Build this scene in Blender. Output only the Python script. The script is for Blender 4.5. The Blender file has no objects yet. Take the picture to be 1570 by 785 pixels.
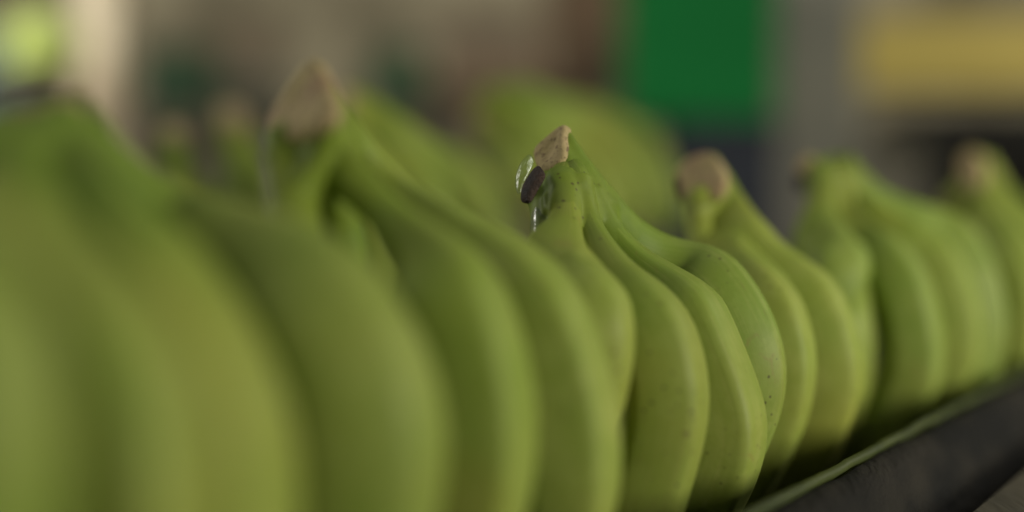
import bpy, bmesh, math, random
from mathutils import Vector, Matrix
random.seed(7)
S = bpy.context.scene
COL = S.collection

# ------------------------------------------------------------------ camera
FPX, CX, CY, HZ = 2180.0, 785.0, 392.5, 290.0        # focal length and image centre in photo pixels, horizon row
PITCH = math.atan((CY - HZ) / FPX)
cam = bpy.data.cameras.new('camera'); camo = bpy.data.objects.new('camera', cam); COL.objects.link(camo)
cam.sensor_width = 36.0; cam.lens = 36.0 * FPX / 1570.0
camo.location = (0, 0, 0); camo.rotation_euler = (math.pi / 2 - PITCH, 0, 0)
cam.clip_start = 0.01; cam.clip_end = 200
cam.dof.use_dof = True; cam.dof.focus_distance = 0.545; cam.dof.aperture_fstop = 1.7
S.camera = camo

# ------------------------------------------------------------------ light
W = bpy.data.worlds.new('World'); S.world = W; W.use_nodes = True
W.node_tree.nodes['Background'].inputs[0].default_value = (0.95, 1.0, 0.92, 1)
W.node_tree.nodes['Background'].inputs[1].default_value = 0.055

def area(name, loc, target, size, size_y, power, col):
    l = bpy.data.lights.new(name, 'AREA'); l.shape = 'RECTANGLE'; l.size = size; l.size_y = size_y
    l.energy = power; l.color = col
    o = bpy.data.objects.new(name, l); COL.objects.link(o); o.location = loc
    o.rotation_euler = (Vector(target) - Vector(loc)).to_track_quat('-Z', 'Y').to_euler()
    return o
key = area('open_side_light', (1.58, -0.36, 0.20), (0.40, 0.84, -0.05), 0.7, 0.62, 9.2, (1.0, 0.98, 0.84))
key.data.spread = math.radians(95)
area('roof_light', (0.1, 1.0, 2.5), (0.1, 1.0, 0), 2.5, 2.0, 10, (1.0, 0.96, 0.88))
area('far_roof_light', (0.0, 5.0, 2.9), (0, 7.6, 0.6), 6.0, 1.5, 120, (1.0, 0.95, 0.84))
fw = area('far_window_light', (-1.9, 2.1, 1.0), (-0.95, 3.2, 0.05), 0.8, 0.8, 13, (1.0, 0.97, 0.86))
fw.data.spread = math.radians(110)
area('back_window_light', (-2.6, 1.8, 1.2), (-0.3, 1.0, 0.0), 0.9, 0.9, 26, (1.0, 0.97, 0.86))
area('left_fill_light', (-1.2, -0.15, 0.95), (0.0, 0.55, 0.0), 0.45, 0.45, 3.2, (1.0, 0.97, 0.88))  # added fill from the left for the cut crowns and wet film
area('far_side_fill', (2.6, 1.7, 1.2), (1.0, 3.3, 0.3), 0.9, 0.9, 27, (1.0, 0.97, 0.86))  # added fill that brightens the yellow beam, column and green crate
S.view_settings.view_transform = 'Standard'; S.view_settings.look = 'None'
S.view_settings.exposure = -0.12; S.view_settings.gamma = 1.0; S.view_settings.use_curve_mapping = False
S.cycles.use_denoising = True
S.cycles.max_bounces = 6

# ------------------------------------------------------------------ placing helpers
ROW_A = math.atan((2100 - CX) / FPX)
U = Vector((math.sin(ROW_A), math.cos(ROW_A), 0))     # along the row, away from the viewer
N = Vector((math.cos(ROW_A), -math.sin(ROW_A), 0))    # outwards from the row
Z = Vector((0, 0, 1))
cp, sp = math.cos(PITCH), math.sin(PITCH)
FWD = Vector((0, cp, -sp)); UPV = Vector((0, sp, cp)); RGT = Vector((1, 0, 0))
def ray(px, py):
    return FWD + RGT * ((px - CX) / FPX) + UPV * ((CY - py) / FPX)
def at_u(px, py, u):
    d = ray(px, py); return d * (u / d.dot(U))
def at_y(px, py, y):
    d = ray(px, py); return d * (y / d.y)
def at_plane(px, py, p0, nrm):
    d = ray(px, py); return d * (p0.dot(nrm) / d.dot(nrm))
def UNZ(u, n, z): return U * u + N * n + Z * z

# ------------------------------------------------------------------ object helpers
def tag(o, label=None, cat=None, group=None, kind=None):
    if label: o['label'] = label
    if cat: o['category'] = cat
    if group: o['group'] = group
    if kind: o['kind'] = kind
    return o
def empty(name, loc):
    o = bpy.data.objects.new(name, None); COL.objects.link(o); o.location = loc
    o.empty_display_size = 0.02
    return o
def link(name, bm, mat, parent=None, smooth=True):
    me = bpy.data.meshes.new(name); bm.normal_update(); bm.to_mesh(me); bm.free()
    if smooth:
        for p in me.polygons: p.use_smooth = True
    if mat: me.materials.append(mat)
    o = bpy.data.objects.new(name, me); COL.objects.link(o)
    if parent:
        o.parent = parent
        top = Vector((0, 0, 0)); q = parent
        while q: top += q.location; q = q.parent
        o.location = -top                      # meshes are built in world coordinates
    return o

# ------------------------------------------------------------------ materials
def newmat(name):
    m = bpy.data.materials.new(name); m.use_nodes = True
    nt = m.node_tree; b = nt.nodes['Principled BSDF']
    return m, nt, b
def nd(nt, t, **kw):
    n = nt.nodes.new(t)
    for k, v in kw.items():
        if k.startswith('i_'): n.inputs[k[2:].replace('_', ' ')].default_value = v
        else: setattr(n, k, v)
    return n
def ramp(nt, fac, stops, interp='LINEAR'):
    r = nt.nodes.new('ShaderNodeValToRGB'); r.color_ramp.interpolation = interp
    e = r.color_ramp.elements
    while len(e) < len(stops): e.new(0.5)
    for i, (p, c) in enumerate(stops):
        e[i].position = p; e[i].color = (*c, 1) if len(c) == 3 else c
    nt.links.new(fac, r.inputs[0]); return r
def mixc(nt, a, b, fac, blend='MIX'):
    m = nt.nodes.new('ShaderNodeMix'); m.data_type = 'RGBA'; m.blend_type = blend
    for s, v in ((m.inputs[0], fac), (m.inputs[6], a), (m.inputs[7], b)):
        if hasattr(v, 'is_linked') or hasattr(v, 'links'): nt.links.new(v, s)
        elif isinstance(v, tuple): s.default_value = (*v, 1)
        else: s.default_value = v
    return m.outputs[2]

def banana_mat():
    m, nt, b = newmat('banana_peel')
    L = nt.links
    geo = nd(nt, 'ShaderNodeNewGeometry'); oi = nd(nt, 'ShaderNodeObjectInfo')
    at = nd(nt, 'ShaderNodeAttribute', attribute_name='along'); ang = nd(nt, 'ShaderNodeAttribute', attribute_name='around')
    pos = geo.outputs['Position']
    n1 = nd(nt, 'ShaderNodeTexNoise', i_Scale=34.0, i_Detail=4.0); L.new(pos, n1.inputs['Vector'])
    # lengthwise streaks from along/around
    comb = nd(nt, 'ShaderNodeCombineXYZ'); L.new(at.outputs['Fac'], comb.inputs[0]); L.new(ang.outputs['Fac'], comb.inputs[1]); L.new(oi.outputs['Random'], comb.inputs[2])
    mp = nd(nt, 'ShaderNodeMapping'); mp.inputs['Scale'].default_value = (5, 34, 40); L.new(comb.outputs[0], mp.inputs[0])
    n2 = nd(nt, 'ShaderNodeTexNoise', i_Scale=1.0, i_Detail=3.0); L.new(mp.outputs[0], n2.inputs['Vector'])
    # neck green -> body yellower green
    base = ramp(nt, at.outputs['Fac'], [(0.0, (0.145, 0.205, 0.020)), (0.14, (0.165, 0.235, 0.022)), (0.42, (0.275, 0.345, 0.062)), (0.75, (0.33, 0.38, 0.085)), (1.0, (0.25, 0.31, 0.055))])
    c = mixc(nt, base.outputs[0], (0.185, 0.275, 0.03), ramp(nt, n1.outputs['Fac'], [(0.42, (0, 0, 0)), (0.68, (0.6, 0.6, 0.6))]).outputs[0])
    c = mixc(nt, c, (0.44, 0.44, 0.13), ramp(nt, n2.outputs['Fac'], [(0.5, (0, 0, 0)), (0.78, (0.4, 0.4, 0.4))]).outputs[0])
    n6 = nd(nt, 'ShaderNodeTexNoise', i_Scale=120.0, i_Detail=5.0, i_Roughness=0.65); L.new(pos, n6.inputs['Vector'])
    c = mixc(nt, c, (0.20, 0.27, 0.03), ramp(nt, n6.outputs['Fac'], [(0.44, (0.35, 0.35, 0.35)), (0.56, (0, 0, 0))]).outputs[0])
    n7 = nd(nt, 'ShaderNodeTexNoise', i_Scale=55.0, i_Detail=6.0, i_Roughness=0.7, i_Distortion=1.2); L.new(pos, n7.inputs['Vector'])
    c = mixc(nt, c, (0.27, 0.20, 0.06), ramp(nt, n7.outputs['Fac'], [(0.63, (0, 0, 0)), (0.72, (0.55, 0.55, 0.55))]).outputs[0])
    n9 = nd(nt, 'ShaderNodeTexNoise', i_Scale=13.0, i_Detail=2.0); L.new(pos, n9.inputs['Vector'])
    c = mixc(nt, c, (0.34, 0.315, 0.055), ramp(nt, n9.outputs['Fac'], [(0.48, (0, 0, 0)), (0.68, (0.42, 0.42, 0.42))]).outputs[0])
    # per finger hue
    hs = nd(nt, 'ShaderNodeHueSaturation'); L.new(c, hs.inputs['Color'])
    mr = nd(nt, 'ShaderNodeMapRange'); L.new(oi.outputs['Random'], mr.inputs[0]); mr.inputs[3].default_value = 0.494; mr.inputs[4].default_value = 0.508
    L.new(mr.outputs[0], hs.inputs['Hue'])
    vr = nd(nt, 'ShaderNodeMapRange'); L.new(oi.outputs['Random'], vr.inputs[0]); vr.inputs[3].default_value = 1.06; vr.inputs[4].default_value = 0.9
    L.new(vr.outputs[0], hs.inputs['Value'])
    # lengthwise rub marks
    mp2 = nd(nt, 'ShaderNodeMapping'); mp2.inputs['Scale'].default_value = (26, 70, 90); L.new(comb.outputs[0], mp2.inputs[0])
    n8 = nd(nt, 'ShaderNodeTexNoise', i_Scale=1.0, i_Detail=4.0, i_Roughness=0.65); L.new(mp2.outputs[0], n8.inputs['Vector'])
    rub = mixc(nt, hs.outputs[0], (0.20, 0.155, 0.05), ramp(nt, n8.outputs['Fac'], [(0.63, (0, 0, 0)), (0.72, (0.6, 0.6, 0.6))]).outputs[0])
    # specks and scuffs
    v = nd(nt, 'ShaderNodeTexVoronoi', i_Scale=210.0, i_Randomness=1.0); L.new(pos, v.inputs['Vector'])
    n3 = nd(nt, 'ShaderNodeTexNoise', i_Scale=26.0, i_Detail=2.0); L.new(pos, n3.inputs['Vector'])
    n5 = nd(nt, 'ShaderNodeTexNoise', i_Scale=400.0, i_Detail=2.0); L.new(pos, n5.inputs['Vector'])
    dsum = nd(nt, 'ShaderNodeMath', operation='MULTIPLY_ADD'); L.new(n5.outputs['Fac'], dsum.inputs[0]); dsum.inputs[1].default_value = 0.22; L.new(v.outputs['Distance'], dsum.inputs[2])
    sp_ = ramp(nt, dsum.outputs[0], [(0.22, (1, 1, 1)), (0.29, (0, 0, 0))])
    gate = ramp(nt, n3.outputs['Fac'], [(0.50, (0, 0, 0)), (0.62, (0.8, 0.8, 0.8))])
    mm = nd(nt, 'ShaderNodeMath', operation='MULTIPLY'); L.new(sp_.outputs[0], mm.inputs[0]); L.new(gate.outputs[0], mm.inputs[1])
    c = mixc(nt, rub, (0.085, 0.075, 0.022), mm.outputs[0])
    v2 = nd(nt, 'ShaderNodeTexVoronoi', i_Scale=75.0, i_Randomness=1.0); L.new(pos, v2.inputs['Vector'])
    ds2 = nd(nt, 'ShaderNodeMath', operation='MULTIPLY_ADD'); L.new(n5.outputs['Fac'], ds2.inputs[0]); ds2.inputs[1].default_value = 0.12; L.new(v2.outputs['Distance'], ds2.inputs[2])
    s2_ = ramp(nt, ds2.outputs[0], [(0.115, (1, 1, 1)), (0.16, (0, 0, 0))])
    g2 = ramp(nt, n1.outputs['Fac'], [(0.48, (0, 0, 0)), (0.6, (0.7, 0.7, 0.7))])
    m2_ = nd(nt, 'ShaderNodeMath', operation='MULTIPLY'); L.new(s2_.outputs[0], m2_.inputs[0]); L.new(g2.outputs[0], m2_.inputs[1])
    c = mixc(nt, c, (0.12, 0.09, 0.03), m2_.outputs[0])
    # blossom end
    tipf = ramp(nt, at.outputs['Fac'], [(0.975, (0, 0, 0)), (0.99, (1, 1, 1))])
    c = mixc(nt, c, (0.03, 0.022, 0.012), tipf.outputs[0])
    L.new(c, b.inputs['Base Color'])
    rr = ramp(nt, n1.outputs['Fac'], [(0.3, (0.50,) * 3), (0.7, (0.62,) * 3)]); L.new(rr.outputs[0], b.inputs['Roughness'])
    b.inputs['Specular IOR Level'].default_value = 0.26
    b.inputs['Subsurface Weight'].default_value = 0.06; b.inputs['Subsurface Radius'].default_value = (0.004, 0.006, 0.001); b.inputs['Subsurface Scale'].default_value = 1.0
    n4 = nd(nt, 'ShaderNodeTexNoise', i_Scale=650.0, i_Detail=2.0); L.new(pos, n4.inputs['Vector'])
    bp = nd(nt, 'ShaderNodeBump', i_Strength=0.10, i_Distance=0.0006)
    ad = nd(nt, 'ShaderNodeMath', operation='ADD'); L.new(n4.outputs['Fac'], ad.inputs[0]); L.new(n2.outputs['Fac'], ad.inputs[1])
    L.new(ad.outputs[0], bp.inputs['Height']); L.new(bp.outputs[0], b.inputs['Normal'])
    return m

def simple(name, c1, c2, scale=20, rough=0.7, bump=0.2, dist=0.001, detail=5, spec=0.4, stretch=None, lo=0.35, hi=0.65):
    m, nt, b = newmat(name); L = nt.links
    geo = nd(nt, 'ShaderNodeNewGeometry'); src = geo.outputs['Position']
    if stretch:
        mp = nd(nt, 'ShaderNodeMapping'); mp.inputs['Scale'].default_value = stretch; mp.inputs['Rotation'].default_value = (0, 0, ROW_A)
        L.new(src, mp.inputs[0]); src = mp.outputs[0]
    n = nd(nt, 'ShaderNodeTexNoise', i_Scale=float(scale), i_Detail=float(detail)); L.new(src, n.inputs['Vector'])
    r = ramp(nt, n.outputs['Fac'], [(lo, c1), (hi, c2)]); L.new(r.outputs[0], b.inputs['Base Color'])
    b.inputs['Roughness'].default_value = rough; b.inputs['Specular IOR Level'].default_value = spec
    if bump:
        n2 = nd(nt, 'ShaderNodeTexNoise', i_Scale=float(scale) * 6, i_Detail=4.0); L.new(src, n2.inputs['Vector'])
        bp = nd(nt, 'ShaderNodeBump', i_Strength=bump, i_Distance=dist); L.new(n2.outputs['Fac'], bp.inputs['Height']); L.new(bp.outputs[0], b.inputs['Normal'])
    return m

M_BAN = banana_mat()
M_CROWN = simple('crown_peel', (0.125, 0.19, 0.022), (0.20, 0.25, 0.04), 60, 0.45, 0.3, 0.0006)
def cut_mat():
    m, nt, b = newmat('cut_crown'); L = nt.links
    geo = nd(nt, 'ShaderNodeNewGeometry'); oi = nd(nt, 'ShaderNodeObjectInfo')
    ad = nd(nt, 'ShaderNodeVectorMath', operation='ADD'); L.new(geo.outputs['Position'], ad.inputs[0]); L.new(oi.outputs['Random'], ad.inputs[1])
    n = nd(nt, 'ShaderNodeTexNoise', i_Scale=45.0, i_Detail=3.0); L.new(ad.outputs[0], n.inputs['Vector'])
    f = nd(nt, 'ShaderNodeTexNoise', i_Scale=420.0, i_Detail=3.0); L.new(ad.outputs[0], f.inputs['Vector'])
    c = ramp(nt, n.outputs['Fac'], [(0.35, (0.42, 0.33, 0.13)), (0.5, (0.47, 0.36, 0.175)), (0.62, (0.40, 0.265, 0.135))]).outputs[0]
    c = mixc(nt, c, (0.11, 0.06, 0.03), ramp(nt, f.outputs['Fac'], [(0.55, (0, 0, 0)), (0.68, (0.75, 0.75, 0.75))]).outputs[0])
    ea = nd(nt, 'ShaderNodeAttribute', attribute_name='dried')
    em = nd(nt, 'ShaderNodeMath', operation='MULTIPLY_ADD'); L.new(n.outputs['Fac'], em.inputs[0]); em.inputs[1].default_value = 0.9; L.new(ea.outputs['Fac'], em.inputs[2])
    c = mixc(nt, c, (0.13, 0.07, 0.03), ramp(nt, em.outputs[0], [(1.0, (0, 0, 0)), (1.45, (0.9, 0.9, 0.9))]).outputs[0])
    L.new(c, b.inputs['Base Color']); b.inputs['Roughness'].default_value = 0.8
    bp = nd(nt, 'ShaderNodeBump', i_Strength=0.6, i_Distance=0.0012); L.new(f.outputs['Fac'], bp.inputs['Height']); L.new(bp.outputs[0], b.inputs['Normal'])
    return m
M_CUT = cut_mat()
M_SCAR = simple('dry_scar', (0.012, 0.008, 0.005), (0.06, 0.032, 0.02), 180, 0.6, 0.9, 0.0015)
def film_mat(name='clear_film', base=0.045, rough=0.25):
    m, nt, b = newmat(name); L = nt.links
    out = nt.nodes['Material Output']
    tr = nd(nt, 'ShaderNodeBsdfTransparent'); tr.inputs[0].default_value = (0.93, 0.96, 0.92, 1)
    gl = nd(nt, 'ShaderNodeBsdfGlossy'); gl.inputs['Roughness'].default_value = rough
    geo = nd(nt, 'ShaderNodeNewGeometry')
    n = nd(nt, 'ShaderNodeTexNoise', i_Scale=260.0, i_Detail=3.0); L.new(geo.outputs['Position'], n.inputs['Vector'])
    bp = nd(nt, 'ShaderNodeBump', i_Strength=0.35, i_Distance=0.0012); L.new(n.outputs['Fac'], bp.inputs['Height']); L.new(bp.outputs[0], gl.inputs['Normal'])
    lw = nd(nt, 'ShaderNodeLayerWeight'); lw.inputs[0].default_value = 0.5; L.new(bp.outputs[0], lw.inputs['Normal'])
    pw = nd(nt, 'ShaderNodeMath', operation='POWER'); L.new(lw.outputs['Facing'], pw.inputs[0]); pw.inputs[1].default_value = 3.0
    ad = nd(nt, 'ShaderNodeMath', operation='MULTIPLY_ADD'); L.new(pw.outputs[0], ad.inputs[0]); ad.inputs[1].default_value = 0.35; ad.inputs[2].default_value = base
    mx = nd(nt, 'ShaderNodeMixShader'); L.new(ad.outputs[0], mx.inputs[0]); L.new(tr.outputs[0], mx.inputs[1]); L.new(gl.outputs[0], mx.inputs[2])
    L.new(mx.outputs[0], out.inputs['Surface'])
    return m
M_FILM = film_mat(); M_WET = film_mat('wet_film', 0.24, 0.2)

# ------------------------------------------------------------------ curves
def catmull(pts, n):
    """Centripetal-free Catmull-Rom through tuples, n samples, evenly by arc length of the first three components."""
    P = [pts[0]] + list(pts) + [pts[-1]]
    out = []
    for i in range(1, len(P) - 2):
        for k in range(24):
            t = k / 24
            q = []
            for a, b, c, d in zip(P[i - 1], P[i], P[i + 1], P[i + 2]):
                q.append(0.5 * (2 * b + (c - a) * t + (2 * a - 5 * b + 4 * c - d) * t * t + (3 * b - a - 3 * c + d) * t ** 3))
            out.append(q)
    out.append(list(pts[-1]))
    L = [0]
    for a, b in zip(out, out[1:]):
        L.append(L[-1] + math.dist(a[:3], b[:3]))
    res = []; j = 0
    for k in range(n):
        s = L[-1] * k / (n - 1)
        while j < len(L) - 2 and L[j + 1] < s: j += 1
        f = (s - L[j]) / max(L[j + 1] - L[j], 1e-9)
        res.append([x + (y - x) * min(max(f, 0), 1) for x, y in zip(out[j], out[j + 1])])
    return res, L[-1]

RING = 40
def tube_bm(cs, radii, roll=0.0, facet=0.4, along=None):
    """A tube along cs (Vectors) with a softly five-sided section; ridges run its length."""
    bm = bmesh.new()
    la = bm.verts.layers.float.new('along'); lr = bm.verts.layers.float.new('around')
    rings = []
    n = len(cs)
    for i, c in enumerate(cs):
        t = (cs[min(i + 1, n - 1)] - cs[max(i - 1, 0)]).normalized()
        b = (U - t * U.dot(t)).normalized(); o = b.cross(t)
        if o.dot(N) < 0 and t.z < 0: o = -o
        ring = []
        for k in range(RING):
            a = 2 * math.pi * k / RING
            q = ((a - roll) % (2 * math.pi / 5)) - math.pi / 5
            pent = math.cos(math.pi / 5) / math.cos(q)
            fac = facet[i] if isinstance(facet, list) else facet
            r = radii[i] * ((1 - fac) * 0.93 + fac * pent)
            v = bm.verts.new(c + o * (r * math.cos(a)) - b * (r * math.sin(a)))
            v[la] = along[i] if along else i / (n - 1); v[lr] = abs(k / RING - 0.5) * 2
            ring.append(v)
        rings.append(ring)
    for r0, r1 in zip(rings, rings[1:]):
        for k in range(RING):
            bm.faces.new((r0[k], r0[(k + 1) % RING], r1[(k + 1) % RING], r1[k]))
    for ring, c, al in ((rings[0], cs[0], 0.0), (rings[-1], cs[-1], 1.0)):
        v = bm.verts.new(c); v[la] = al
        for k in range(RING):
            bm.faces.new((ring[k], ring[(k + 1) % RING], v))
    bmesh.ops.recalc_face_normals(bm, faces=bm.faces)
    return bm

def finger_curve(edge, u, uc, rmax=0.0185, rneck=0.0063, neck_len=0.036, length=0.232, curl=14.0, floor=-0.165, grow=0.034, anchor=None):
    """edge: the finger's outer contour as photo pixels, top to bottom; u: its place along the row; uc: where it leaves the crown.
    Gives the centre line (world) and the radius along it; the line goes on below what the photo shows, curling in to the tip."""
    # contour -> points in the finger's own vertical plane
    raw = []
    tot = 0
    pl = [0]
    for a, b in zip(edge, edge[1:]):
        pl.append(pl[-1] + math.dist(a, b))
    for (px, py), d in zip(edge, pl):
        s_est = d / 4000.0
        f = min(1.0, s_est / 0.05); f = f * f * (3 - 2 * f)
        raw.append(tuple(at_u(px, py, uc + (u - uc) * f)))
    pts, L = catmull(raw, 60)
    pts = [Vector(p) for p in pts]
    def rad(s):
        a = min(max((s - neck_len * 0.55) / grow, 0), 1); a = a * a * (3 - 2 * a)
        return rneck * (1 + 0.15 * s / neck_len if s < neck_len else 1.15) * (1 - a) + rmax * a
    cen = []
    s = 0
    for i, p in enumerate(pts):
        t = (pts[min(i + 1, 59)] - pts[max(i - 1, 0)]).normalized()
        if i: s += (p - pts[i - 1]).length
        view = p.normalized()
        side = t.cross(view).normalized()                      # sideways as seen, towards the inside of the curve
        if side.dot(RGT) > 0 and abs(side.x) > 0.2: side = -side
        elif side.z > 0 and abs(side.x) <= 0.2: side = -side
        cen.append((p + side * (rad(s) * 0.955), rad(s)))
    # smooth
    C = [c for c, _ in cen]; R = [r for _, r in cen]
    for _ in range(14):
        C = [C[0]] + [(C[i - 1] + C[i] * 2 + C[i + 1]) / 4 for i in range(1, len(C) - 1)] + [C[-1]]
    # start inside the crown
    if anchor is not None:
        C = [anchor.lerp(C[0], 0.25), anchor.lerp(C[0], 0.62)] + C; R = [R[0] * 0.8, R[0] * 0.9] + R
    # go on to the tip
    Ls = sum((b - a).length for a, b in zip(C, C[1:]))
    t = (C[-1] - C[-6]).normalized()
    step = 0.004
    while Ls < length and len(C) < 200:
        axis = U
        inward = (-N - t * (-N).dot(t))
        if inward.length > 1e-3: t = (t + inward.normalized() * curl * step).normalized()
        if C[-1].z + t.z * step < floor + rmax: t = (t - Z * t.z * 0.6).normalized()
        C.append(C[-1] + t * step); R.append(rmax); Ls += step
    # resample
    rs, Lt = catmull([(*c, r) for c, r in zip(C[::2], R[::2])], 64)
    cs = [Vector(q[:3]) for q in rs]
    rr = []
    for i, q in enumerate(rs):
        s = Lt * i / 63; e = Lt - s
        r = q[3]
        taper = 0.048
        if e < taper:
            f = max(e / taper, 0.0)
            r = min(r, rmax * (0.26 + 0.74 * math.sin(f * math.pi / 2) ** 0.85))
        if e < 0.002: r *= 0.8
        rr.append(r)
    return cs, rr

TIPS = []
def finger(parent, edge, u, uc, roll=0.3, facet=0.45, label=None, **kw):
    cs, rr = finger_curve(edge, u, uc, **kw)
    n = len(cs)
    fl = [facet * min(1, 0.25 + 1.5 * i / n) for i in range(n)]
    o = link('banana', tube_bm(cs, rr, roll, fl), M_BAN, parent)
    TIPS.append(min(c.z - r for c, r in zip(cs, rr)))
    if label: o['label'] = label
    return o, cs, rr

def crown(parent, face, centre_u, nrm, roots, necks, neck_n=12, scar=None, bulge=0.0015):
    """face: outline of the cut in photo pixels; roots: points where the necks leave, hulled into the crown body."""
    c0 = at_u(sum(p[0] for p in face) / len(face), sum(p[1] for p in face) / len(face), centre_u)
    f3 = [at_plane(x, y, c0, nrm) for x, y in face]
    m = len(f3); cf = sum(f3, Vector()) / m
    cr = sum(roots, Vector()) / len(roots)
    dirv = (cr - cf).normalized()
    bm = bmesh.new(); rings = []
    ax = roots[-1] - roots[0]; half = ax.length / 2 + 0.0065
    axn = (ax - dirv * ax.dot(dirv)).normalized(); bxn = dirv.cross(axn)
    ends = []
    for p in f3:
        x, y = (p - cf).dot(axn), (p - cf).dot(bxn); l = math.hypot(x, y) or 1
        ends.append(axn * (x / l * half) + bxn * (y / l * min(half, 0.0095)))
    for f, k in ((0.0, 0.97), (0.1, 1.02), (0.4, 1.0), (0.7, 1.0), (1.0, 0.95), (1.3, 0.7)):
        g = min(f, 1.0); g = g * g * (3 - 2 * g)
        rings.append([bm.verts.new(cf.lerp(cr, f) + ((p - cf) * (1 - g) + e * g) * k) for p, e in zip(f3, ends)])
    for r0, r1 in zip(rings, rings[1:]):
        for k in range(m): bm.faces.new((r0[k], r0[(k + 1) % m], r1[(k + 1) % m], r1[k]))
    bm.faces.new(rings[-1]); bm.faces.new(rings[0])
    # neck stubs, fused with the wedge
    for cs, rr in necks:
        t = tube_bm(cs[4:neck_n], [r * (1.22 - 0.34 * i / (neck_n - 5)) for i, r in enumerate(rr[4:neck_n])], 0.3, 0.2)
        me = bpy.data.meshes.new('stub'); t.to_mesh(me); t.free(); bm.from_mesh(me); bpy.data.meshes.remove(me)
    bmesh.ops.recalc_face_normals(bm, faces=bm.faces)
    body = link('crown', bm, M_BAN, parent)
    rm = body.modifiers.new('fuse', 'REMESH'); rm.mode = 'VOXEL'; rm.voxel_size = 0.0009; rm.use_smooth_shade = True
    sm = body.modifiers.new('soften', 'SMOOTH'); sm.factor = 0.5; sm.iterations = 7
    # the cut face: a rough slab standing slightly proud of the crown
    bm = bmesh.new(); ld = bm.verts.layers.float.new('dried'); nf = nrm if nrm.dot(cr - cf) < 0 else -nrm
    rr = random.Random(len(face) + int(face[0][0]))
    ro = [bm.verts.new(cf + (p - cf) * 1.03 - nf * 0.002) for p in f3]
    r1 = [bm.verts.new(cf + (p - cf) * 1.02 + nf * 0.0014) for p in f3]
    r2 = [bm.verts.new(cf + (p - cf) * 0.72 + nf * (0.0009 + bulge + 0.0004 * rr.uniform(-1, 1))) for p in f3]
    r3 = [bm.verts.new(cf + (p - cf) * 0.36 + nf * (0.0009 + bulge * 0.6 + 0.0005 * rr.uniform(-1, 1))) for p in f3]
    vc = bm.verts.new(cf + nf * (0.0009 + bulge * 0.2))
    for q, w in ((ro, 1.0), (r1, 0.8), (r2, 0.15)):
        for v in q: v[ld] = w * rr.uniform(0.6, 1.0)
    for a, b in ((ro, r1), (r1, r2), (r2, r3)):
        for k in range(m): bm.faces.new((a[k], a[(k + 1) % m], b[(k + 1) % m], b[k]))
    for k in range(m): bm.faces.new((r3[k], r3[(k + 1) % m], vc))
    bmesh.ops.recalc_face_normals(bm, faces=bm.faces)
    cut = link('cut_face', bm, M_CUT, body)
    cut.location = (0, 0, 0); cut.parent = body
    s2 = cut.modifiers.new('smooth', 'SUBSURF'); s2.levels = s2.render_levels = 2
    if scar:
        sc = blob('scar', [at_plane(x, y, c0, nrm) - at_plane(x, y, c0, nrm).normalized() * 0.002 for x, y in scar], 0.004, M_SCAR, body)
        sc.location = (0, 0, 0)
    return body, cf

def blob(name, outline, thick, mat, parent):
    """A small lumpy pad over an outline of points, with real thickness."""
    m = len(outline); c = sum(outline, Vector()) / m
    nr = Vector()
    for a, b in zip(outline, outline[1:] + outline[:1]): nr += (a - c).cross(b - c)
    nr.normalize()
    if nr.dot(c) > 0: nr = -nr
    bm = bmesh.new()
    ra = [bm.verts.new(p - nr * thick * 0.5) for p in outline]
    rb = [bm.verts.new(c + (p - c) * 1.02 + nr * thick * 0.15) for p in outline]
    rc = [bm.verts.new(c + (p - c) * 0.6 + nr * thick * 0.7) for p in outline]
    for a, b in ((ra, rb), (rb, rc)):
        for k in range(m): bm.faces.new((a[k], a[(k + 1) % m], b[(k + 1) % m], b[k]))
    bm.faces.new(rc); bm.faces.new(ra)
    bmesh.ops.recalc_face_normals(bm, faces=bm.faces)
    o = link(name, bm, mat, parent)
    s = o.modifiers.new('smooth', 'SUBSURF'); s.levels = s.render_levels = 2
    return o

# ------------------------------------------------------------------ the setting: shed floor, back wall
def box_bm(bm, lo, hi, rot=None, bevel=0.0):
    r = bmesh.ops.create_cube(bm, size=1.0)
    vs = r['verts']
    lo, hi = Vector(lo), Vector(hi)
    for v in vs:
        v.co = Vector(((lo[i] + hi[i]) / 2 + v.co[i] * (hi[i] - lo[i])) for i in range(3))
    if rot:
        c = rot[0]
        bmesh.ops.rotate(bm, verts=vs, cent=c, matrix=Matrix.Rotation(rot[1], 3, 'Z'))
    if bevel:
        es = list({e for v in vs for e in v.link_edges})
        bmesh.ops.bevel(bm, geom=es, offset=bevel, segments=2, affect='EDGES', profile=0.5)
    return bm
def box(name, lo, hi, mat, parent=None, rot=None, bevel=0.004):
    bm = bmesh.new(); box_bm(bm, lo, hi, rot, bevel)
    return link(name, bm, mat, parent, smooth=False)

FLOOR = -1.05
M_FLOOR = simple('concrete_floor', (0.14, 0.13, 0.11), (0.20, 0.19, 0.16), 2.0, 0.8, 0.2, 0.01)
M_WALL = simple('painted_block_wall', (0.17, 0.15, 0.095), (0.45, 0.40, 0.27), 2.6, 0.85, 0.2, 0.01)
bm = bmesh.new(); box_bm(bm, (-8, -3, FLOOR - 0.1), (8, 9, FLOOR)); tag(link('floor', bm, M_FLOOR, None, False), kind='structure')
bm = bmesh.new(); box_bm(bm, (-8, 8.0, FLOOR), (8, 8.2, 4.0)); tag(link('back_wall', bm, M_WALL, None, False), kind='structure')

# ------------------------------------------------------------------ packing tray
TR_N, TR_Z = -0.168, None
p = at_u(1168, 785, 0.40)
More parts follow.
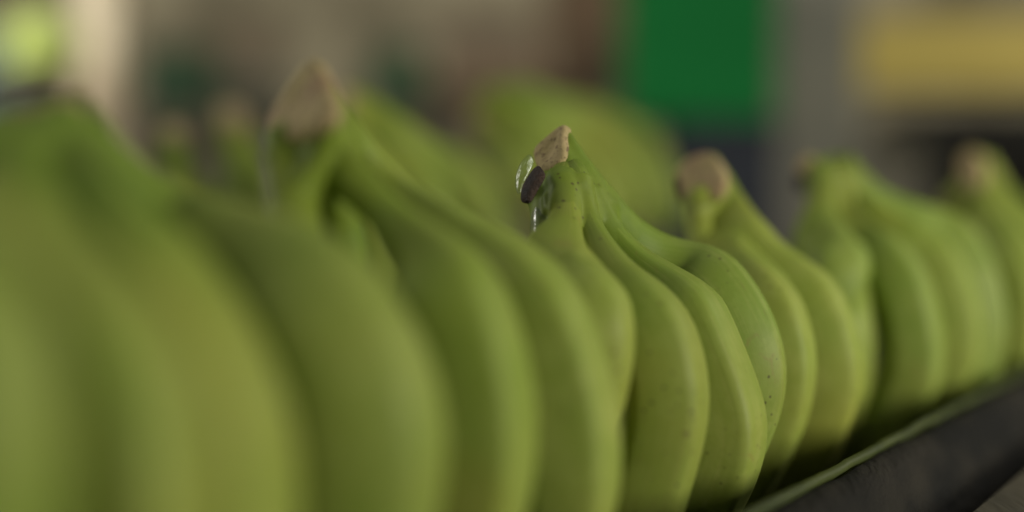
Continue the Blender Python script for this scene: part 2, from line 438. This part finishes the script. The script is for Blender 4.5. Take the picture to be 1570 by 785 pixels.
# rim line: through photo pixel (1168,785) in the vertical plane n = TR_N
d = ray(1168, 785); P_RIM = d * (TR_N / d.dot(N)); TR_Z = P_RIM.z
TR_FLOOR = -0.165; BED = -0.115
M_RUB = simple('worn_black_rubber', (0.006, 0.0056, 0.0045), (0.032, 0.027, 0.019), 30, 0.8, 0.8, 0.003, stretch=(1, 0.35, 1), lo=0.4, hi=0.75, spec=0.2)
M_RIM = simple('green_plastic_rim', (0.036, 0.048, 0.010), (0.065, 0.08, 0.018), 40, 0.5, 0.3, 0.001)
M_TRAYF = simple('dark_tray_floor', (0.012, 0.013, 0.01), (0.03, 0.03, 0.024), 20, 0.7, 0.4, 0.002)
M_WOOD = simple('grey_weathered_wood', (0.07, 0.06, 0.042), (0.12, 0.10, 0.07), 9, 0.8, 0.5, 0.002, stretch=(4, 0.4, 4))
tray = empty('packing_tray', UNZ(0.7, -0.5, TR_FLOOR))
tag(tray, 'long dark tray with worn black side and thin green rim holding the rows of bananas', 'tray')
def sweep(name, prof, mat, parent, u0=-0.35, u1=2.4, smooth=False, segs=24):
    """A straight run along the row with the given (n, z) section."""
    bm = bmesh.new()
    rings = []
    for i in range(segs + 1):
        u = u0 + (u1 - u0) * i / segs
        rings.append([bm.verts.new(UNZ(u, n, z)) for n, z in prof])
    m = len(prof)
    for a, b in zip(rings, rings[1:]):
        for k in range(m): bm.faces.new((a[k], a[(k + 1) % m], b[(k + 1) % m], b[k]))
    bm.faces.new(rings[0]); bm.faces.new(rings[-1])
    bmesh.ops.recalc_face_normals(bm, faces=bm.faces)
    return link(name, bm, mat, parent, smooth)
def wear(o, amp, seed):
    from mathutils import noise
    for v in o.data.vertices:
        q = v.co * 38.0 + Vector((seed, 0, 0)); w = noise.noise_vector(q) * 0.7 + noise.noise_vector(q * 3.1) * 0.3
        v.co += (N * w.x + Z * w.z) * amp
def roundp(n, z, r, k=12): return [(n + r * math.cos(2 * math.pi * i / k), z + r * math.sin(2 * math.pi * i / k)) for i in range(k)]
sweep('tray_floor', [(-0.95, TR_FLOOR - 0.012), (TR_N + 0.03, TR_FLOOR - 0.012), (TR_N + 0.03, TR_FLOOR), (-0.95, TR_FLOOR)], M_TRAYF, tray)
sweep('raised_bed', [(-0.936, TR_FLOOR + 0.001), (-0.46, TR_FLOOR + 0.001), (-0.46, BED - 0.01), (-0.47, BED), (-0.936, BED)], M_TRAYF, tray)
o = sweep('side_wall', [(TR_N - 0.003, TR_Z - 0.004), (TR_N + 0.001, TR_Z - 0.0015), (TR_N + 0.005, TR_Z - 0.002), (TR_N + 0.010, TR_Z - 0.005), (TR_N + 0.014, TR_Z - 0.011), (TR_N + 0.019, TR_Z - 0.022), (TR_N + 0.024, TR_Z - 0.036), (TR_N + 0.029, TR_Z - 0.050), (TR_N + 0.034, TR_Z - 0.062), (TR_N + 0.034, TR_Z - 0.10), (TR_N + 0.026, TR_Z - 0.10), (TR_N + 0.004, TR_Z - 0.05)], M_RUB, tray, smooth=True, segs=500)
wear(o, 0.0016, 3)
o = sweep('rim', roundp(TR_N - 0.002, TR_Z - 0.0004, 0.0020), M_RIM, tray, smooth=True, segs=500)
wear(o, 0.0009, 9)
sweep('far_side_wall', [(-0.95, TR_FLOOR), (-0.94, TR_FLOOR), (-0.94, TR_Z), (-0.95, TR_Z)], M_RUB, tray)
bench = empty('work_bench', UNZ(0.7, -0.5, FLOOR))
tag(bench, 'grey weathered wooden bench edge under the dark banana tray', 'bench')
RL = TR_N + 0.037; d = ray(1478, 785); BT = (d * (RL / d.dot(N))).z - 0.018
sweep('bench_rail', [(TR_N + 0.036, BT - 0.05), (TR_N + 0.135, BT - 0.05), (TR_N + 0.135, BT + 0.014), (TR_N + 0.131, BT + 0.018), (TR_N + 0.040, BT + 0.018), (TR_N + 0.036, BT + 0.014)], M_WOOD, bench)
sweep('bench_top', [(-0.97, TR_FLOOR - 0.06), (TR_N + 0.035, TR_FLOOR - 0.06), (TR_N + 0.035, TR_FLOOR - 0.013), (-0.97, TR_FLOOR - 0.013)], M_WOOD, bench)
for uu in (-0.2, 1.0, 2.2):
    for nn in (-0.9, TR_N - 0.05):
        c = UNZ(uu, nn, 0)
        box('bench_leg', (c.x - 0.04, c.y - 0.04, FLOOR), (c.x + 0.04, c.y + 0.04, TR_FLOOR - 0.061), M_WOOD, bench, rot=(c, -ROW_A))

# ------------------------------------------------------------------ bananas, front row
G1 = 'green banana hands in the front row'
def hand(label, base, group=G1):
    h = empty('banana_hand', base); tag(h, label, 'bananas', group); return h

def build(label, fingers, uc, face, face_nrm, scar=None, group=G1, neck_n=14, root_i=7, anchor_in=0.010, **kw):
    base = UNZ(uc, -0.27 if group == G1 else -0.65, TR_FLOOR if group == G1 else BED)
    h = hand(label, base, group)
    roots = []; made = []
    anc = at_u(sum(p[0] for p in face) / len(face), sum(p[1] for p in face) / len(face), uc)
    inn = -face_nrm if face_nrm.z > 0 else face_nrm
    for i, f in enumerate(fingers):
        e, u, opt = f
        o = dict(kw); o.update(opt)
        du = o.pop('du', (i - (len(fingers) - 1) / 2) * 0.011)
        ob, cs, rr = finger(h, e, u, uc + du, anchor=anc + inn * anchor_in, **o)
        made.append((ob, cs, rr)); roots.append(cs[root_i])
    if face:
        cb, cf = crown(h, face, uc, face_nrm, roots, [(c, r) for _, c, r in made], neck_n, scar=scar)
    return h, made
NRM = (-U * 0.80 - N * 0.25 + Z * 0.5).normalized()

# nearest hand, far left
build('nearest and largest banana hand, very blurred, its olive crown above broad fingers', [
    ([(-60, 230), (-20, 300), (17, 391), (57, 440), (86, 500), (106, 580), (112, 680), (104, 800)], 0.165, {'roll': 0.55, 'facet': 0.8}),
    ([(50, 215), (90, 290), (140, 365), (215, 425), (280, 506), (322, 610), (343, 724), (340, 830)], 0.208, {'roll': 0.55, 'facet': 0.95}),
    ([(112, 190), (172, 242), (250, 318), (330, 408), (398, 515), (440, 620), (458, 720), (455, 830)], 0.250, {'roll': 0.6, 'facet': 0.95, 'rmax': 0.019, 'du': 0.004}),
    ([(135, 165), (165, 195), (210, 238), (270, 272), (350, 298), (440, 318), (520, 350), (590, 410), (648, 500), (683, 590), (694, 680), (684, 790), (660, 880)], 0.296, {'roll': 0.3, 'rmax': 0.0235, 'facet': 0.5, 'du': 0.016}),
], 0.25, [(-20, 170), (40, 162), (95, 146), (128, 149), (140, 165), (130, 195), (80, 215), (10, 215)], (U * 0.35 - N * 0.35 + Z * 0.9).normalized(), neck_n=20, root_i=10, anchor_in=0.018, neck_len=0.02, grow=0.05, rneck=0.0085, rmax=0.0195)

# second hand
h2, m2 = build('blurred banana hand with the broad tan kite-shaped cut crown rising highest in the row', [
    ([(482, 215), (486, 260), (490, 310), (500, 370), (505, 440), (490, 520)], 0.332, {'rmax': 0.0155, 'rneck': 0.0085, 'neck_len': 0.06, 'du': 0.004}),
    ([(505, 215), (525, 270), (550, 325), (570, 390), (560, 460)], 0.372, {'rmax': 0.014, 'du': 0.01}),
    ([(520, 205), (575, 268), (640, 318), (700, 350), (751, 391), (791, 472), (814, 552), (826, 638), (822, 735), (806, 810)], 0.350, {'roll': 0.5, 'facet': 0.9}),
    ([(497, 112), (522, 145), (562, 200), (615, 252), (685, 297), (765, 335), (830, 372), (882, 425), (917, 500), (945, 590), (957, 680), (955, 770), (940, 840)], 0.392, {'roll': 0.5, 'facet': 0.85, 'du': 0.018}),
], 0.345, [(478, 88), (492, 94), (505, 125), (520, 165), (512, 188), (490, 208), (458, 220), (425, 218), (405, 200), (415, 180), (445, 130)], NRM,
    scar=[(403, 200), (412, 206), (430, 236), (424, 240), (408, 222)], neck_len=0.05, grow=0.05)

# third hand, in focus
h3, m3 = build('sharp banana hand in focus, its small tan crown tipped with a dark dry scar', [
    ([(854, 286), (861, 310), (863, 345), (866, 390), (870, 450), (860, 520)], 0.450, {'rmax': 0.011, 'rneck': 0.0062, 'neck_len': 0.07, 'du': -0.008}),
    ([(884, 270), (891, 294), (892, 324), (900, 362), (911, 388), (932, 406), (958, 435), (974, 465), (981, 505), (978, 560), (964, 630), (945, 690)], 0.428, {'roll': 0.3, 'facet': 0.5, 'neck_len': 0.042, 'grow': 0.036, 'du': -0.008}),
    ([(905, 272), (913, 317), (940, 359), (974, 397), (1006, 420), (1036, 443), (1058, 470), (1078, 515), (1091, 575), (1093, 635), (1083, 695), (1057, 785)], 0.463, {'roll': 0.45, 'facet': 0.65, 'neck_len': 0.034, 'grow': 0.044, 'du': -0.004}),
    ([(912, 270), (951, 340), (989, 378), (1027, 396), (1068, 415), (1109, 452), (1140, 520), (1166, 586), (1180, 640), (1178, 692), (1160, 755), (1130, 810)], 0.500, {'roll': 0.56, 'facet': 0.95, 'neck_len': 0.038, 'grow': 0.05, 'du': 0.004}),
    ([(912, 264), (930, 284), (960, 314), (1004, 348), (1040, 364), (1085, 369), (1128, 390), (1162, 428), (1192, 480), (1211, 540), (1213, 590), (1203, 640), (1178, 700)], 0.538, {'roll': 0.2, 'facet': 0.55, 'neck_len': 0.03, 'grow': 0.062, 'rneck': 0.0085, 'du': 0.012}),
], 0.49, [(868, 189), (872, 200), (867, 214), (870, 232), (868, 247), (854, 263), (834, 270), (826, 260), (815, 234), (834, 217), (854, 200)], NRM)
M3BASE = Vector(h3.location)

# fourth hand
build('banana hand with a round tan crown just behind the sharp hand', [
    ([(1090, 305), (1092, 335), (1096, 380), (1104, 430), (1100, 500)], 0.585, {'rmax': 0.013, 'rneck': 0.0065, 'neck_len': 0.06, 'du': -0.008}),
    ([(1108, 290), (1130, 335), (1160, 375), (1200, 412), (1236, 460), (1255, 525), (1258, 575), (1244, 650), (1215, 715)], 0.585, {'roll': 0.5, 'facet': 0.8, 'du': 0.012}),
    ([(1094, 238), (1130, 277), (1165, 325), (1197, 364), (1235, 388), (1278, 418), (1310, 475), (1328, 545), (1328, 605), (1305, 670)], 0.630, {'roll': 0.5, 'facet': 0.7, 'du': 0.020}),
], 0.635, [(1078, 233), (1094, 236), (1108, 252), (1116, 275), (1108, 300), (1085, 315), (1055, 312), (1037, 295), (1035, 268), (1050, 245)], NRM,
    scar=[(1034, 265), (1042, 266), (1046, 312), (1038, 308), (1032, 290)])

# fifth hand
build('pale green banana hand with its crown mostly green and the cut end dark', [
    ([(1280, 262), (1281, 285), (1286, 320), (1303, 346), (1326, 374), (1337, 405), (1332, 440), (1320, 480), (1300, 520)], 0.700, {'roll': 0.4, 'rneck': 0.0075, 'du': -0.006, 'neck_len': 0.03, 'grow': 0.03, 'curl': 3.0}),
    ([(1288, 280), (1300, 330), (1322, 390), (1338, 460), (1344, 540), (1332, 620), (1300, 690)], 0.728, {'roll': 0.1, 'du': 0.0}),
    ([(1294, 258), (1306, 300), (1335, 335), (1380, 360), (1420, 405), (1443, 470), (1453, 540), (1442, 605), (1405, 670)], 0.752, {'roll': 0.6, 'facet': 0.85}),
    ([(1298, 245), (1330, 285), (1375, 315), (1430, 340), (1470, 375), (1497, 430), (1512, 495), (1507, 560), (1475, 620)], 0.800, {'roll': 0.55, 'facet': 0.8}),
    ([(1300, 236), (1340, 272), (1395, 303), (1450, 318), (1495, 342), (1526, 395), (1545, 450), (1550, 510), (1535, 570)], 0.842, {'roll': 0.2}),
], 0.77, [(1232, 240), (1246, 236), (1252, 248), (1246, 268), (1232, 276), (1222, 268), (1222, 250)], NRM,
    scar=[(1222, 262), (1236, 268), (1234, 296), (1224, 298), (1218, 282)])

# sixth hand
build('farthest front row banana hand, cut off by the picture edge, with a pale crown', [
    ([(1478, 300), (1484, 330), (1500, 380), (1520, 440), (1520, 500)], 0.89, {'roll': 0.3, 'rneck': 0.007, 'du': 0.006}),
    ([(1512, 238), (1530, 275), (1552, 320), (1580, 355), (1605, 400), (1618, 470), (1610, 540)], 0.93, {'roll': 0.5, 'rneck': 0.0075, 'du': 0.012}),
    ([(1516, 234), (1545, 275), (1580, 315), (1620, 345), (1648, 400), (1660, 470), (1650, 530)], 0.98, {'roll': 0.1, 'rneck': 0.0075, 'du': 0.02}),
], 0.97, [(1484, 228), (1500, 230), (1508, 246), (1513, 270), (1504, 292), (1486, 290), (1470, 268), (1470, 244)], NRM)

# ------------------------------------------------------------------ clear film on the sharp crown
def neck_film(parent, cs, rr, i0, i1, name='plastic_film', extra=0.0007):
    c = cs[i0:i1]; k = len(c) - 1
    r = [x * (1.0 + (0.16 * min(1, 3 * i / k, 3 * (k - i) / k) - 0.06)) for i, x in enumerate(rr[i0:i1])]
    return link(name, tube_bm(c, r, 0.3, 0.2), M_WET, parent)
neck_film(h3, m3[0][1], m3[0][2], 3, 22)
c0 = at_u(815, 255, 0.478)
def pt(x, y, off=0.0):
    q = at_plane(x, y, c0, NRM); return q - q.normalized() * off
blob('plastic_film', [pt(x, y, 0.006) for x, y in ((814, 233), (820, 246), (811, 264), (801, 282), (797, 302), (790, 294), (789, 276), (796, 255), (805, 241))], 0.0025, M_FILM, h3)
blob('dry_scar', [pt(x + 4, y - 3, 0.009) for x, y in ((821, 255), (824, 257), (831, 267), (832, 271), (829, 277), (818, 294), (809, 312), (806, 315), (801, 315), (796, 314), (794, 311), (796, 299), (799, 288), (809, 271))], 0.0035, M_SCAR, h3)

# ------------------------------------------------------------------ bananas, second row, behind
G2 = 'green banana hands in the back row'
def at_n(px, py, n):
    d = ray(px, py); return d * (n / d.dot(N))
def back_hand(label, fingers, uc, face, nrm=NRM, **kw):
    return build(label, fingers, uc, face, nrm, group=G2, floor=BED, **kw)
back_hand('broad back row banana hand arching right from a pale crown', [
    ([(745, 215), (775, 222), (830, 250), (880, 300), (900, 370), (890, 430)], 1.18, {'du': -0.01}),
    ([(748, 196), (790, 190), (850, 205), (905, 245), (940, 310), (945, 390)], 1.22, {'du': -0.004}),
    ([(750, 182), (800, 165), (870, 170), (940, 205), (985, 270), (1000, 350)], 1.27, {'du': 0.004}),
    ([(752, 172), (810, 145), (890, 148), (970, 178), (1028, 235), (1052, 310), (1045, 380)], 1.32, {'du': 0.01}),
], 1.20, [(722, 160), (745, 158), (760, 172), (762, 195), (748, 212), (725, 210), (710, 190)], rneck=0.011, rmax=0.026)
back_hand('blurred banana hand in the back row hidden behind the broad tan crown', [
    ([(545, 190), (575, 215), (610, 260), (630, 320), (630, 380)], 0.76, {}),
    ([(560, 178), (640, 200), (715, 245), (775, 310), (800, 380), (795, 430)], 0.88, {'du': 0.02}),
    ([(540, 160), (590, 190), (640, 225), (680, 270), (700, 330), (695, 390)], 0.80, {}),
    ([(535, 135), (580, 150), (640, 190), (700, 235), (750, 290), (775, 350), (770, 410)], 0.84, {}),
], 0.78, [(515, 135), (535, 130), (545, 150), (540, 175), (520, 180), (508, 160)], rneck=0.009, rmax=0.02)
back_hand('small back row banana hand with an ochre crown above dark green necks', [
    ([(280, 228), (290, 262), (308, 310), (322, 365), (320, 420)], 0.78, {'rneck': 0.010}),
    ([(284, 215), (300, 255), (328, 305), (345, 360), (345, 420)], 0.83, {'rneck': 0.010}),
], 0.80, [(253, 186), (272, 184), (285, 196), (284, 214), (268, 224), (250, 220), (244, 202)], rmax=0.02)
back_hand('small back row banana hand with a yellowish crown beside the broad tan crown', [
    ([(368, 205), (380, 240), (396, 285), (408, 340), (400, 400)], 0.86, {'rneck': 0.010}),
    ([(376, 190), (402, 230), (428, 275), (445, 330), (440, 390)], 0.91, {'rneck': 0.010}),
], 0.88, [(342, 156), (364, 156), (380, 174), (376, 202), (352, 208), (332, 192), (328, 170)], rmax=0.02)

back_hand('blurred low banana hand in the back row between the broad one and the tan crown', [
    ([(612, 222), (655, 235), (700, 265), (735, 315), (745, 380)], 1.00, {}),
    ([(610, 210), (665, 212), (720, 238), (765, 290), (778, 355)], 1.05, {}),
], 1.02, [(592, 200), (606, 197), (615, 207), (614, 222), (600, 228), (588, 216)], rneck=0.011, rmax=0.024)

# ------------------------------------------------------------------ things far behind, out of focus
def solid(name, px0, py0, px1, py1, y, depth, mat, parent=None, bevel=0.01, bottom=None):
    a = at_y(px0, py0, y); b = at_y(px1, py1, y)
    return box(name, (a.x, y, b.z if bottom is None else bottom), (b.x, y + depth, a.z), mat, parent, bevel=bevel)
M_CREAM = simple('worn_cream_paint', (0.34, 0.25, 0.16), (0.76, 0.66, 0.48), 8, 0.6, 0.2)
M_LIME = simple('lime_highlight', (0.42, 0.52, 0.12), (0.52, 0.60, 0.17), 6, 0.45, 0.1)  # brightness of a blurred highlight put into the lime colour
M_GREEN = simple('bright_green_plastic', (0.005, 0.15, 0.03), (0.007, 0.18, 0.038), 4, 0.7, 0.1, spec=0.15)
M_NAVY = simple('navy_plastic', (0.010, 0.014, 0.024), (0.016, 0.020, 0.032), 6, 0.6, 0.1)
M_GREY = simple('grey_paint', (0.23, 0.22, 0.175), (0.29, 0.27, 0.21), 5, 0.7, 0.2)
M_YEL = simple('yellow_paint', (0.62, 0.48, 0.10), (0.68, 0.53, 0.12), 4, 0.5, 0.1)
M_DARK = simple('dark_machine', (0.006, 0.007, 0.005), (0.02, 0.018, 0.013), 5, 0.7, 0.2)
M_DGREEN = simple('dark_green_plastic', (0.006, 0.055, 0.015), (0.010, 0.075, 0.022), 5, 0.5, 0.1)
M_MAUVE = simple('grey_brown_board', (0.11, 0.095, 0.065), (0.155, 0.135, 0.095), 4, 0.8, 0.2)
M_BROWN = simple('brown_card', (0.10, 0.065, 0.035), (0.14, 0.09, 0.05), 5, 0.8, 0.2)
M_BLUE = simple('pale_blue_plastic', (0.22, 0.32, 0.33), (0.30, 0.40, 0.40), 5, 0.5, 0.1)

post = tag(solid('post', 98, -900, 192, 900, 3.2, 0.14, M_CREAM, bottom=FLOOR), 'cream painted square post behind the nearest banana hand', 'post')
st = empty('stand', at_y(40, 130, 3.0)); st.location.z = FLOOR
tag(st, 'dark slatted wooden stand under the lime green ball', 'stand')
zt = at_y(40, 130, 3.0).z
xc = at_y(30, 122, 3.0).x
for k in range(4):
    box('slat', (xc - 0.11, 2.92 + k * 0.05, zt - 0.012), (xc + 0.08, 2.96 + k * 0.05, zt), M_MAUVE, st, bevel=0.002)
for k in range(2):
    box('crossbar', (xc - 0.11, 2.93 + 0.13 * k, zt - 0.04), (xc + 0.08, 2.95 + 0.13 * k, zt - 0.013), M_DARK, st, bevel=0.002)
for sx in (-0.10, 0.05):
    for sy in (2.93, 3.06):
        box('leg', (xc + sx, sy, FLOOR), (xc + sx + 0.025, sy + 0.025, zt - 0.041), M_DARK, st, bevel=0.002)
bm = bmesh.new(); rb = 0.078
bmesh.ops.create_uvsphere(bm, u_segments=32, v_segments=20, radius=rb)
for v in bm.verts: v.co = v.co + Vector((at_y(66, 70, 3.0).x, 3.0, zt + rb))
glint = link('glint', bm, M_LIME); tag(glint, 'blurred lime green highlight shaped as a round ball on the dark slatted stand', 'glint')  # an out-of-focus highlight given the shape of a pale solid sphere
def barrel(name, c, r, z0, z1, mat, label, cat):
    o = empty(name, (c[0], c[1], z0)); tag(o, label, cat)
    bm = bmesh.new(); prof = []
    h = z1 - z0
    for f, k in ((0, .92), (.02, .97), (.15, 1), (.30, 1.0), (.33, 1.04), (.36, 1.0), (.62, 1.0), (.65, 1.04), (.68, 1.0), (.9, .98), (.97, .95), (1, .9)):
        prof.append((k * r, z0 + f * h))
    rings = [[bm.verts.new((c[0] + q * math.cos(a * math.pi / 16), c[1] + q * math.sin(a * math.pi / 16), z)) for a in range(32)] for q, z in prof]
    for a, b in zip(rings, rings[1:]):
        for k in range(32): bm.faces.new((a[k], a[(k + 1) % 32], b[(k + 1) % 32], b[k]))
    bm.faces.new(rings[0]); bm.faces.new(rings[-1]); bmesh.ops.recalc_face_normals(bm, faces=bm.faces)
    link('body', bm, mat, o)
    bm = bmesh.new(); bmesh.ops.create_cone(bm, cap_ends=True, segments=32, radius1=r * 0.94, radius2=r * 0.92, depth=0.03)
    for v in bm.verts: v.co += Vector((c[0], c[1], z1 + 0.016))
    link('lid', bm, mat, o, smooth=False)
    return o
pb = at_y(-60, 60, 4.0)
barrel('barrel', (pb.x - 0.12, 4.2), 0.24, FLOOR, pb.z, M_BLUE, 'pale blue plastic barrel at the far left behind the lime ball', 'barrel')

def crate(px0, py0, px1, py1, y, depth, mat, label, group=None, bottom=None):
    a = at_y(px0, py0, y); b = at_y(px1, py1, y)
    x0, x1, z1 = a.x, b.x, a.z; z0 = b.z if bottom is None else bottom
    o = empty('crate', ((x0 + x1) / 2, y + depth / 2, z0)); tag(o, label, 'crate', group)
    t = 0.012
    box('base', (x0 + t, y + t, z0), (x1 - t, y + depth - t, z0 + t), mat, o, bevel=0.002)
    for (u0, u1, v0, v1) in ((x0, x1, y, y + t), (x0, x1, y + depth - t, y + depth), (x0, x0 + t, y + t + .001, y + depth - t - .001), (x1 - t, x1, y + t + .001, y + depth - t - .001)):
        box('side_panel', (u0, v0, z0 + 0.001), (u1, v1, z1 - 0.022), mat, o, bevel=0.002)
    bm = bmesh.new()
    for (u0, u1, v0, v1) in ((x0 - .008, x1 + .008, y - .008, y + t), (x0 - .008, x1 + .008, y + depth - t, y + depth + .008), (x0 - .008, x0 + t, y + t + .001, y + depth - t - .001), (x1 - t, x1 + .008, y + t + .001, y + depth - t - .001)):
        box_bm(bm, (u0, v0, z1 - 0.0215), (u1, v1, z1), bevel=0.002)
    link('rim', bm, mat, o, smooth=False)
    return o
# bright green crate over a navy one, both standing on the floor stack
crate(1035, 186, 1192, 420, 3.0, 0.35, M_NAVY, 'dark navy crate under the bright green crates', bottom=FLOOR)
crate(972, -70, 1188, 184, 3.0, 0.36, M_GREEN, 'tall bright green plastic crate standing on the navy crate beside the grey column')
tag(solid('column', 1196, -900, 1312, 900, 3.3, 0.18, M_GREY, bottom=FLOOR), 'grey painted square column between green crates and yellow beam', 'column')
tag(solid('concrete_block', 1300, 200, 1415, 500, 3.7, 0.2, M_GREY, bottom=FLOOR), 'pale grey concrete block beside the foot of the grey column', 'block')
ybeam = tag(solid('beam', 1316, 26, 2300, 140, 3.35, 0.16, M_YEL), 'broad yellow painted beam running right from the grey column', 'beam')
tag(solid('cabinet', 1405, 165, 2300, 900, 4.2, 0.5, M_DARK, bottom=FLOOR), 'dark machine cabinet standing under the yellow beam', 'cabinet')
# long bench with crates against the back wall
tb = empty('table', at_y(560, 165, 5.5)); tb.location.z = FLOOR
tag(tb, 'long grey-brown table carrying dark green crates along the back wall', 'table')
a = at_y(195, 160, 5.5); b = at_y(985, 175, 5.5)
box('table_top', (a.x - 0.5, 5.5, a.z - 0.05), (b.x, 6.2, a.z), M_MAUVE, tb)
box('front_panel', (a.x - 0.5, 5.53, FLOOR), (b.x, 5.56, a.z - 0.051), M_MAUVE, tb)
tz = a.z
crate(212, 76, 318, 158, 5.6, 0.3, M_DGREEN, 'dark green crate on the table behind the ochre crown', 'dark green crates on the far table', bottom=tz)
crate(566, 76, 648, 158, 5.6, 0.3, M_DGREEN, 'dark green crate on the table right of the broad tan crown', 'dark green crates on the far table', bottom=tz)
M_SACK = simple('grey_green_sack', (0.06, 0.07, 0.05), (0.10, 0.105, 0.075), 4, 0.9, 0.2)
def sack(px0, py0, px1, py1, y, mat, label):
    a = at_y(px0, py0, y); b = at_y(px1, py1, y)
    bm = bmesh.new(); bmesh.ops.create_uvsphere(bm, u_segments=28, v_segments=16, radius=1)
    rr = random.Random(px0)
    for v in bm.verts:
        q = v.co
        f = lambda t: math.copysign(abs(t) ** 0.6, t)
        v.co = Vector(((a.x + b.x) / 2 + f(q.x) * (b.x - a.x) / 2, y + 0.14 + f(q.y) * 0.14, (a.z + tz) / 2 + f(q.z) * (a.z - tz) / 2 + 0.01 * rr.uniform(-1, 1) * (1 - abs(q.z))))
    o = link('sack', bm, mat); tag(o, label, 'sack'); return o
sack(318, 112, 440, 158, 5.7, M_SACK, 'grey-green full sack between crate and broad tan crown on the far table')
sack(645, 108, 860, 158, 5.7, M_BROWN, 'long low brown sack on the far table left of the carton')
def carton(px0, py0, px1, y, depth, mat, label):
    a = at_y(px0, py0, y); b = at_y(px1, 158, y)
    bx = empty('carton', ((a.x + b.x) / 2, y + depth / 2, tz)); tag(bx, label, 'carton', 'cartons on the far table')
    box('body', (a.x, y, tz), (b.x, y + depth, a.z), mat, bx)
    for s_ in (0, 1):
        box('flap', (a.x + 0.002, y + 0.002 + s_ * depth / 2, a.z + 0.001), (b.x - 0.002, y + depth / 2 - 0.003 + s_ * depth / 2, a.z + 0.006), mat, bx, bevel=0.001)
M_BROWN2 = simple('dark_brown_card', (0.05, 0.034, 0.018), (0.08, 0.055, 0.03), 5, 0.8, 0.2)
M_BROWN3 = simple('grey_brown_card', (0.15, 0.115, 0.075), (0.21, 0.165, 0.11), 5, 0.8, 0.2)
carton(885, 66, 972, 5.6, 0.3, M_BROWN2, 'small dark brown carton at the end of the far table beside the green crate')
carton(838, -60, 985, 5.92, 0.22, M_BROWN, 'tall brown carton at the back of the far table behind the dark one')
carton(668, 28, 830, 5.92, 0.22, M_BROWN3, 'grey-brown carton at the back of the far table above the long sack')
carton(330, 40, 420, 5.92, 0.22, M_BROWN3, 'pale grey-brown carton at the back of the far table left of the tan crown')
print('LOW', min(TIPS), sorted(round(t, 3) for t in TIPS)[:8], 'rim z', TR_Z)
